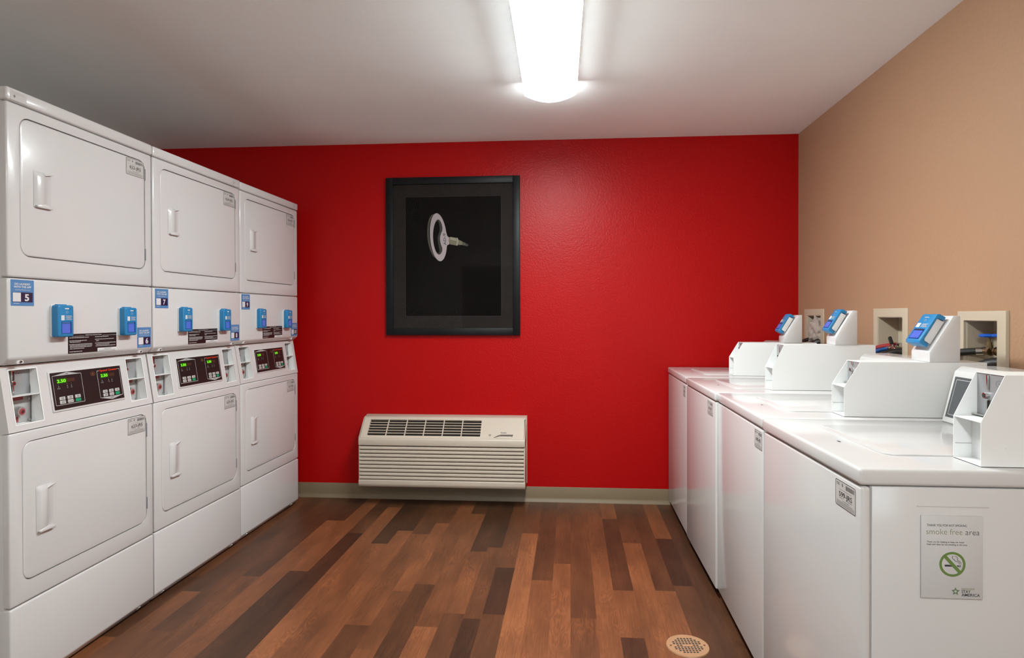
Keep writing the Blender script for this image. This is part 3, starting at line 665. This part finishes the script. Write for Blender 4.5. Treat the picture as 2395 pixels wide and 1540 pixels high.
washer(far(.6604,2.062,-1.371), -1.371, 'white top-loading washer just behind the front one, reader stand on its coin box', '600-JRS', .036,.134,1.074,(WW-.095,WW-.012), True,(.040,.150))
washer(far(.6542,1.3956,-.069), -.069, 'frontmost white top-loading washer, with a smoke-free sign on its side', '599-JRS', .028,.124,1.096,(WW-.123,WW-.022), False)

# ------------------------------------------------------------------ smoke-free sign on the near side of the front washer
ya = R(-.069); SQ = Vector((.6542,1.3956,0)); sn = Vector((math.cos(ya),math.sin(ya),0)); sdn = Vector((math.sin(ya),-math.cos(ya),0))
sp = SQ+sn*.124+Vector((0,0,.616))
sg = thing('wall_sign', 'small pale smoke free area sign stuck on the front washer side', 'sign', tuple(sp), ya)
g = G(); SW, SH = .127, .179
g.box(0,SW,-.0035,-.0002,0,SH,SIGNP,.0007); g.build('sign_plate', sg)
g = G(); y = -.0040; s = SW/780/1.0   # crop units: plate 780 x 1075
def sx(a): return (a-288)*SW/782
def sz(b): return SH-(b-250)*SH/1068
g.text('THANK YOU FOR NOT SMOKING', sx(358), sz(387), y, .0070, INK, weight=0, width=SW*.645)
g.text('smoke free', sx(350), sz(491), y, .0182, SGREEN2, weight=-.008, width=SW*.585)
g.text('area', sx(845), sz(491), y, .0182, SGREY, weight=-.010, width=SW*.225)
g.text('Thank you for helping to keep our hotel', sx(357), sz(597), y, .0050, INK, width=SW*.60)
g.text('fresh and clean by not smoking in this area.', sx(357), sz(630), y, .0050, INK, width=SW*.66)
cx, cz, ro_, ri_ = sx(682), sz(873), .0268, .0217
circ = lambda r: [(cx+r*math.cos(R(a)), cz+r*math.sin(R(a))) for a in range(0,360,6)]
g.fring(circ(ro_),circ(ri_),y,SGREEN)
dx, dz = math.cos(R(-48)), math.sin(R(-48))
g.line([(cx-dx*.0235,cz-dz*.0235),(cx+dx*.0235,cz+dz*.0235)],.0068,y-.0003,SGREEN)
g.flat([(sx(585),sz(903)),(sx(682),sz(903)),(sx(655),sz(880)),(sx(585),sz(880))],y,INK)
g.flat([(sx(735),sz(885)),(sx(762),sz(885)),(sx(762),sz(908)),(sx(752),sz(905))],y,INK)
g.frect(sx(768),sx(775),sz(908),sz(882),y,INK).frect(sx(781),sx(788),sz(908),sz(882),y,INK)
S_ = lambda P: [(sx(a),sz(b)) for a,b in P]
g.line(S_([(770,872),(768,850),(752,838),(728,836),(712,825),(708,812),(690,806),(678,790),(682,772),(695,764)]),.0009,y,INK)
g.line(S_([(788,872),(786,846),(770,828),(748,822),(742,814),(748,798),(742,780),(725,770),(712,768)]),.0009,y,INK)
st_ = []
for i in range(10):
    rr = .0092 if i%2==0 else .0044; st_.append((sx(722)+rr*math.cos(R(90+36*i)), sz(1222)+rr*math.sin(R(90+36*i))))
st_i = [(sx(722)+.0027*math.cos(R(90+36*i)), sz(1222)+.0027*math.sin(R(90+36*i))) for i in range(10)]
g.fring(st_,st_i,y,SGREEN3)
g.text('extended', sx(798), sz(1196), y, .0068, SGREEN2, weight=.005, width=SW*.205)
g.text('STAY', sx(798), sz(1238), y, .0088, INK, weight=.008, width=SW*.145)
g.text('AMERICA', sx(798), sz(1282), y, .0088, INK, weight=.008, width=SW*.295)
g.build('sign_print', sg)

# ------------------------------------------------------------------ framed picture
MB = Matrix.Translation((0,D,0))@Matrix.Rotation(WYAW,4,'Z')
pic = thing('framed_picture', 'black framed photo of a metal key ring tag on black, hung on red wall', 'picture', (-.7095,D-.0015,1.0985), WYAW)
PWd, PHt = .894, 1.046
def px(a): return (a-662)/1151*PWd
def pz(b): return PHt-(b-86)/1356*PHt
g = G(); fw = .046; hw = PWd/2
pf = lambda: None
for (a0,a1,b0,b1) in ((-hw,-hw+fw,0,PHt),(hw-fw,hw,0,PHt),(-hw+fw,hw-fw,0,fw),(-hw+fw,hw-fw,PHt-fw,PHt)): g.box(a0,a1,-.028,0,b0,b1,FRAMEB,.0025)
g.build('frame', pic)
g = G(); ix0,ix1,iz0,iz1 = px(252),px(1078),pz(1280),pz(252)
g.ring((-hw+fw-.002,hw-fw+.002,fw-.002,PHt-fw+.002),(ix0,ix1,iz0,iz1,.001),-.012,-.008,MATB,k=1)
g.line([(ix0,iz0),(ix1,iz0),(ix1,iz1),(ix0,iz1)],.0010,-.0123,mat('bevel_line',(.06,.055,.05),.6),closed=True); g.build('mat_board', pic)
g = G(); g.box(ix0-.01,ix1+.01,-.007,-.004,iz0-.01,iz1+.01,PRINTB); y = -.0074
def ell(cx,cz,ax,az,tilt,n=96):
    o = []
    for i in range(n):
        a = 2*math.pi*i/n; u = ax*math.cos(a); v = az*math.sin(a); o.append((cx+u*math.cos(tilt)-v*math.sin(tilt), cz+u*math.sin(tilt)+v*math.cos(tilt)))
    return o
u_ = PWd/1151
tl = R(5)
out = ell(px(538),pz(600),72*u_,206*u_,tl)
# back edge crescent
g.fring(ell(px(512),pz(592),70*u_,190*u_,tl), ell(px(524),pz(592),66*u_,186*u_,tl), y, KEYD)
# inner opening: bean shape in crop coordinates
def smooth(P,k=5):
    o = []; n = len(P)
    for i in range(n):
        p0,p1,p2,p3 = (Vector(P[(i+j)%n]) for j in (-1,0,1,2))
        for j in range(k):
            u = j/k; q = .5*((2*p1)+(-p0+p2)*u+(2*p0-5*p1+4*p2-p3)*u*u+(-p0+3*p1-3*p2+p3)*u**3); o.append((q.x,q.y))
    return o
bean = [(540,447),(560,470),(571,505),(572,540),(560,570),(553,600),(553,630),(560,665),(571,690),(571,715),(562,737),(545,750),(528,742),(512,715),(500,675),(492,625),(491,570),(497,520),(508,480),(522,455)]
def resample(P,n):
    P = P+[P[0]]; L = [0]
    for a,b in zip(P,P[1:]): L.append(L[-1]+math.hypot(b[0]-a[0],b[1]-a[1]))
    o = []
    for i in range(n):
        d = L[-1]*i/n; k = max(j for j in range(len(L)) if L[j]<=d+1e-9); k = min(k,len(P)-2); t_ = (d-L[k])/(L[k+1]-L[k]); o.append((P[k][0]+(P[k+1][0]-P[k][0])*t_, P[k][1]+(P[k+1][1]-P[k][1])*t_))
    return o
inn = [(px(a),pz(b)) for a,b in smooth(bean)]
def radial(P, cx, cz, n=48):
    out = []
    for i in range(n):
        a = 2*math.pi*i/n; d = (math.cos(a),math.sin(a)); best = None
        for j in range(len(P)):
            p = P[j]; q = P[(j+1)%len(P)]; ex, ez = q[0]-p[0], q[1]-p[1]; den = d[0]*ez-d[1]*ex
            if abs(den) < 1e-12: continue
            tt = ((p[0]-cx)*ez-(p[1]-cz)*ex)/den; uu = ((p[0]-cx)*d[1]-(p[1]-cz)*d[0])/den
            if tt > 0 and -1e-9 <= uu <= 1+1e-9: best = tt if best is None else max(best,tt)
        out.append((cx+d[0]*best, cz+d[1]*best))
    return out
cx, cz = px(525), pz(600)
g.flat(radial(inn,cx,cz,96), y-.0002, KEYI)
g.flat(radial([(px(a),pz(b)) for a,b in [(530,455),(545,475),(550,540),(530,600),(535,660),(548,700),(548,740),(528,738),(512,710),(500,670),(493,620),(493,560),(500,510),(512,470)]],px(515),cz), y-.0004, PRINTB)
g.fring(radial(out,cx,cz,120), radial(inn,cx,cz,120), y-.0006, KEYW)
g.flat([(px(608),pz(565)),(px(614),pz(590)),(px(632),pz(605)),(px(628),pz(640)),(px(632),pz(660)),(px(612),pz(672)),(px(600),pz(700)),(px(590),pz(640))], y-.0007, KEYW)
g.text('AD-9', px(606), pz(668), y-.0010, .024, INK, weight=.01, width=.078, rot=R(94))
Z = lambda P,m,dy: g.flat([(px(a),pz(b)) for a,b in P], y-dy, m)
Z([(632,603),(640,597),(690,607),(697,640),(690,672),(640,663),(630,650),(627,630)],STEM2,.0008)
Z([(640,600),(688,610),(693,635),(640,622)],STEM1,.0010)
Z([(692,605),(706,610),(712,640),(702,676),(690,672),(696,640)],STEM1,.0012)
Z([(710,622),(745,640),(740,668),(708,668)],STEM2,.0008); Z([(745,640),(772,652),(768,676),(740,668)],STEM3,.0008); Z([(772,652),(796,664),(792,684),(768,676)],STEM4,.0008)
g.build('photo_print', pic, 'black photo of an oval metal tag on a key stem')
g = G(); g.box(-hw+fw-.001,hw-fw+.001,-.0165,-.0150,fw-.001,PHt-fw+.001,GLASS); g.build('glass_pane', pic)

# ------------------------------------------------------------------ wall air conditioner
ac = thing('air_conditioner', 'beige louvered wall air conditioner mounted low on the red wall', 'air conditioner', (-1.290,D-.0035,.131), WYAW)
AW, AD = 1.068, .205; ZT = .432
# side profile (y toward room negative, z up from bottom)
prof = [(0,0.0),(-AD+.02,0),(-AD+.004,.012),(-AD,.03),(-AD,.262),(-AD,.293),(-AD+.006,.316),(-.085,ZT-.006),(-.075,ZT),(0,ZT+.012)]
g = G(); g.prism([(0,0.002),(-.150,.002),(-.150,.28),(-.06,ZT-.02),(0,ZT-.01)],'x',.012,AW-.012,ACP,.003)
g.box(-.006,0.0,-.012,0,-.006,ZT+.004,ACP,.002).box(AW,AW+.004,-.030,0,-.002,ZT+.006,ACP,.001); g.build('sleeve', ac)
# sloping top section with grille opening: built in slope coordinates
sl = Vector((0, -.085-(-AD+.006), (ZT-.006)-.316)); SLN = sl.length; sa = math.atan2(sl.y, sl.z)
MG = Matrix.Translation((0,-AD+.006,.316)) @ Matrix.Rotation(-sa,4,'X')
g = G()
g.prism([(-.085,ZT-.006),(-.075,ZT),(0,ZT+.006),(0,ZT-.01),(-.07,ZT-.018)],'x',0,AW,ACP,.003)
g.prism([(-AD,.268),(-AD,.292),(-AD+.0015,.306),(-AD+.006,.316),(-AD+.03,.316),(-AD+.03,.268)],'x',0,AW,ACP,.004,3)
gx0, gx1, gz0, gz1 = .050, .782, .020, SLN-.014
M0 = g.M; g.M = MG
g.ring((0,AW,0,SLN),(gx0,gx1,gz0,gz1,.003),0,.014,ACP,k=2)
g.M = M0
g.prism([(-AD+.006,.268),(-AD+.006,.316),(-.085,ZT-.006),(-.02,ZT-.006),(-.02,.268)],'x',AW-.012,AW,ACP,.002)
g.prism([(-AD+.006,.268),(-AD+.006,.316),(-.085,ZT-.006),(-.02,ZT-.006),(-.02,.268)],'x',0,.012,ACP,.002)
top = g.build('top_cover', ac)
g = G(MG); g.box(gx0-.005,gx1+.005,.030,.032,gz0-.005,gz1+.005,ACDARK)
g.box(gx0-.005,gx1+.005,.014,.032,gz0-.006,gz0-.003,ACDARK).box(gx0-.005,gx1+.005,.014,.032,gz1+.003,gz1+.006,ACDARK)
N = 6
for i in range(1,N):
    z = gz0+(gz1-gz0)*i/N; g.box(gx0,gx1,.001,.011,z-.0018,z+.0018,ACP)
for i in range(N):
    z = gz0+(gz1-gz0)*(i+.5)/N; g.box(gx0,gx1,.018,.028,z-.004,z+.001,ACGRIL)
for i in range(1,6):
    x = gx0+(gx1-gx0)*i/6; g.box(x-.0028,x+.0028,-.0005,.013,gz0,gz1,ACP)
g.build('air_grille', top, 'slatted air outlet grille')
g = G(MG); g.prism(rrect(gx1+.018,AW-.045,.006,SLN-.014,.004,3),'y',-.0008,.001,ACP,.0006,1,capbev=True)
hx = gx1+.085
g.prism([(hx,.012),(hx+.030,.030),(hx+.05,.036),(hx+.125,.036),(hx+.118,.016),(hx+.06,.012)],'y',-.0014,.0,ACGRIL).prism([(hx+.010,.012),(hx+.04,.022),(hx+.118,.022),(hx+.112,.008),(hx+.02,.007)],'y',-.0022,.0,ACP)
g.build('control_door', top)
g = G(MG); bx, bz = gx1+.062, .030
g.fring([(bx+.0078*math.cos(R(a)),bz+.0078*math.sin(R(a))) for a in range(0,360,20)],[(bx+.0058*math.cos(R(a)),bz+.0058*math.sin(R(a))) for a in range(0,360,20)],-.0016,INK)
g.line([(bx-.004,bz),(bx,bz),(bx+.004,bz+.003)],.002,-.0017,INK).line([(bx,bz),(bx,bz-.0045)],.002,-.0017,INK)
g.text('Amana',gx1+.128,.0465,-.0016,.012,INK,weight=.03,width=.038); g.build('emblem', top, 'small dark maker marks')
# front louvre cover
g = G(); yb = -AD+.016
g.box(.004,AW-.004,yb,yb+.01,.02,.27,ACGRIL)
g.prism([(-AD+.016,.0),(-AD+.006,.006),(-AD,.02),(-AD,.046),(-AD+.006,.049),(-.02,.049),(-.02,.0)],'x',0,AW,ACP,.004,3)
nl = 9; z0 = .052; pitch = (.266-z0)/nl
for i in range(nl):
    za = z0+i*pitch
    pl = [(-AD+.018,za+pitch*.86),(-AD+.004,za+pitch*.70),(-AD,za+pitch*.55),(-AD,za+pitch*.18),(-AD+.003,za+pitch*.04),(-AD+.010,za-.001),(-AD+.018,za)]
    g.prism(pl,'x',.007,AW-.007,ACP)
for a,b in ((0,.010),(AW-.010,AW)): g.prism([(-AD+.022,.03),(-AD+.005,.045),(-AD+.005,.262),(-AD+.022,.272),(-.02,.272),(-.02,.03)],'x',a,b,ACP,.004,2)
g.build('louvre_cover', ac, sharp=30)

# ------------------------------------------------------------------ floor drain
dr_ = thing('floor_drain', 'round tan floor drain grate set in the plank floor', 'drain', (.4685,2.312,0), R(4))
g = G(); g.cyl((0,0,.0003),(0,0,.0042),.078,BEIGEW,r1=.0765,n=48)
g.build('drain_plate', dr_)
g = G(); nx = 9
rows = (5,7,9,9,7,9,9,7,5)
for r_,n_ in enumerate(rows):
    yy = (4-r_)*.0118
    for c_ in range(n_):
        if r_ == 4 and 2 <= c_ <= 4: continue
        xx = (c_-(n_-1)/2)*.0118
        g.box(xx-.0041,xx+.0041,yy-.0037,yy+.0037,.0040,.0044,ACDARK)
g.cyl((-.062,0,.0042),(-.062,0,.0048),.004,BRASS,n=10).cyl((.062,0,.0042),(.062,0,.0048),.004,BRASS,n=10)
g.build('grate_openings', dr_)

# ------------------------------------------------------------------ outlet boxes in the right wall
def outlet_box(h, label, proud=.004):
    a,b,z0,z1,oa,ob,oz = h; dp = .092
    t = thing('outlet_box', label, 'outlet box', tuple(MR@Vector(((a+b)/2,0,z0))), R(-90)+RYAW, 'washer outlet boxes in the tan wall')
    hw_ = (b-a)/2; c = (a+b)/2; H = z1-z0; e = .0012
    g = G(); g.ring((oa-c,ob-c,-.045,oz-z0),(-hw_+e,hw_-e,e,H-e,.001),-proud,-.0004,BOXP,k=1,cbev=.0015); g.build('face_frame', t)
    g = G()
    g.box(-hw_+e,-hw_+.004,-.001,dp,e,H-e,BOXP).box(hw_-.004,hw_-e,-.001,dp,e,H-e,BOXP).box(-hw_+e,hw_-e,-.001,dp,e,.004,BOXP).box(-hw_+e,hw_-e,-.001,dp,H-.004,H-e,BOXP).box(-hw_+e,hw_-e,dp-.004,dp,e,H-e,BOXP)
    g.build('box_recess', t); return t, c
b1,c1 = outlet_box(HOLES[0],'beige recessed outlet box nearest the red wall, stuffed with cloth')
b2,c2 = outlet_box(HOLES[1],'middle beige outlet box with a black lever valve and coloured hoses')
b3,c3 = outlet_box(HOLES[2],'beige outlet box nearest the camera, with two blue handwheel valves', .012)
def wheel_valve(t, x, y, zb, zc):
    """horizontal brass gate valve, handwheel on top; x,y in box frame, zc = body height"""
    g = G(); g.cyl((x-.030,y,zc),(x+.004,y,zc),.0125,BRASS,n=12).cyl((x-.034,y,zc),(x-.026,y,zc),.0155,BRASS,n=8).cyl((x+.002,y,zc),(x+.010,y,zc),.0150,BRASS,n=8)
    g.cyl((x,y+.09,zc),(x,y,zc),.010,BRASS,n=12)
    g.cyl((x,y,zc+.008),(x,y,zc+.024),.011,BRASS,n=8).cyl((x,y,zc+.024),(x,y,zc+.034),.0085,BRASS,n=8).cyl((x,y,zc+.034),(x,y,zc+.052),.0042,BRASS,n=8)
    v = g.build('valve', t, 'brass valve body')
    g = G(); zc += .056; n = 24
    pts = [((.0235+.0016*math.cos(6*a))*math.cos(a),(.0235+.0016*math.cos(6*a))*math.sin(a)) for a in [2*math.pi*i/n for i in range(n)]]
    g.tube([(x+p[0],y+p[1],zc) for p in pts]+[(x+pts[0][0],y+pts[0][1],zc)],.0058,BLUEW,n=8,sub=1)
    for k in range(3):
        a = 2*math.pi*k/3; g.cyl((x,y,zc),(x+.021*math.cos(a),y+.021*math.sin(a),zc),.0035,BLUEW,n=8)
    g.cyl((x,y,zc-.005),(x,y,zc+.004),.007,BLUEW,n=12); g.build('handwheel', v, 'blue handwheel')
zb3 = HOLES[2][2]
wheel_valve(b3, -.026,.036, 0, 1.098-zb3); wheel_valve(b3, .030,.044, 0, 1.100-zb3)
def hose(name, label, pts, r, m, M, fit=None, ribs=0, cat='hose'):
    g = G(M); g.tube(pts, r, m, ribs=ribs)
    if fit:
        p, q, fr = fit; g.cyl(p, q, fr, CHROME, n=12)
    o = g.build(name, sharp=45); return tag(o, label, cat)
# hoses are placed in the wall frame (lx along wall towards camera, ly into wall)
hose('water_hose','black rubber water hose curving from the handwheel valve box',[(1.728,.034,1.098),(1.712,.010,1.096),(1.688,-.026,1.090),(1.655,-.048,1.072),(1.622,-.060,1.035),(1.60,-.065,.96),(1.59,-.05,.86),(1.59,-.02+-.02,.70)],.0125,RUBBER,MR,((1.730,.037,1.098),(1.716,.017,1.0965),.0145))
hose('drain_hose','thick black drain hose arching out of the handwheel valve box',[(1.868,.055,1.055),(1.835,.03,1.062),(1.80,-.005,1.050),(1.765,-.04,1.015),(1.745,-.058,.95),(1.74,-.06,.86),(1.74,-.04,.70)],.0215,RUBBER,MR,ribs=1)
# middle box: levers
zb2 = HOLES[1][2]
g = G(Matrix.Translation((-.066,-.004,-.012))); zc = 1.083-zb2
g.cyl((-.010,.045,zc),(.055,.050,zc),.0115,BRASS,n=12).cyl((-.024,.044,zc),(-.008,.045,zc),.0145,CHROME,n=8).cyl((.022,.048,zc),(.034,.049,zc),.016,CHROME,n=8).cyl((.05,.05,zc),(.1,.05,zc-.002),.013,BRASS,n=10).cyl((0,.045,zc+.008),(0,.045,zc+.020),.006,CHROME,n=8)
g.cyl((.03,.088,zc),(.03,.05,zc),.009,BRASS,n=8)
v = g.build('valve', b2, 'chromed valve body')
g = G(); M = Matrix.Translation((-.064,.039,zc+.008)) @ Matrix.Rotation(R(-34),4,'Y'); g.box(-.008,.008,-.006,.006,.0,.040,RUBBER,.003,M=M); g.build('lever', v, 'black valve lever')
hose('water_hose','blue water hose leaving the middle outlet box',[(c2-.088,.038,1.071),(c2-.098,.020,1.068),(c2-.107,-.012,1.056),(c2-.118,-.04,1.03),(c2-.125,-.06,.98),(c2-.13,-.06,.85),(c2-.13,-.04,.70)],.0105,BLUEH,MR,((c2-.076,.041,1.071),(c2-.090,.036,1.0708),.012))
hose('water_hose','red water hose behind the blue one in the middle outlet box',[(c2-.070,.070,1.088),(c2-.088,.058,1.087),(c2-.104,.010,1.078),(c2-.124,-.035,1.056),(c2-.165,-.06,.99),(c2-.17,-.06,.85),(c2-.17,-.04,.70)],.0105,REDH,MR,((c2-.056,.074,1.088),(c2-.072,.069,1.088),.011))
hose('drain_hose','black drain hose in the middle outlet box under the valve',[(c2+.098,.060,1.052),(c2+.055,.045,1.060),(c2+.0,.010,1.052),(c2-.03,-.030,1.015),(c2-.04,-.055,.94),(c2-.04,-.06,.80),(c2-.04,-.04,.70)],.0205,RUBBER,MR,ribs=1)
# far box: cloth and hoses
hose('water_hose','black hose end below the cloth in the outlet box by the red wall',[(c1+.015,.03,1.078),(c1-.03,.0,1.082),(c1-.075,-.03,1.070),(c1-.115,-.055,1.03),(c1-.13,-.06,.95),(c1-.13,-.05,.75)],.0115,RUBBER,MR,((c1+.028,.036,1.078),(c1+.010,.028,1.0785),.014))
hose('drain_hose','short black drain hose beside the cloth in the box by the red wall',[(c1+.075,.045,1.065),(c1+.058,.0,1.068),(c1+.045,-.035,1.03),(c1+.04,-.055,.95),(c1+.04,-.05,.75)],.020,RUBBER,MR)
def cloth():
    t = bmesh.new(); bmesh.ops.create_icosphere(t, subdivisions=5, radius=1); rng = random.Random(8)
    from mathutils import noise
    for v in t.verts:
        d = v.co.normalized(); p = Vector((d.x*.074, d.y*.042, d.z*.105))
        if d.z < -.15: p.x = p.x*(1.15+.3*(-d.z))-.02*(-d.z)
        q = p*24+Vector((3,7,1)); n1 = noise.noise(q); n2 = noise.ridged_multi_fractal(p*21+Vector((9,2,5)),1.0,2.1,4,1.0,2.0)
        v.co = p*(1+.20*n1) + d*(.015*(n2-1.0))
    g = G(Matrix(MR) @ Matrix.Translation((c1+.004,.022,1.128))); g.merge(t, CLOTH)
    return tag(g.build('cloth', sharp=180), 'crumpled grey cloth stuffed in the outlet box by the red wall', 'cloth')
cloth()
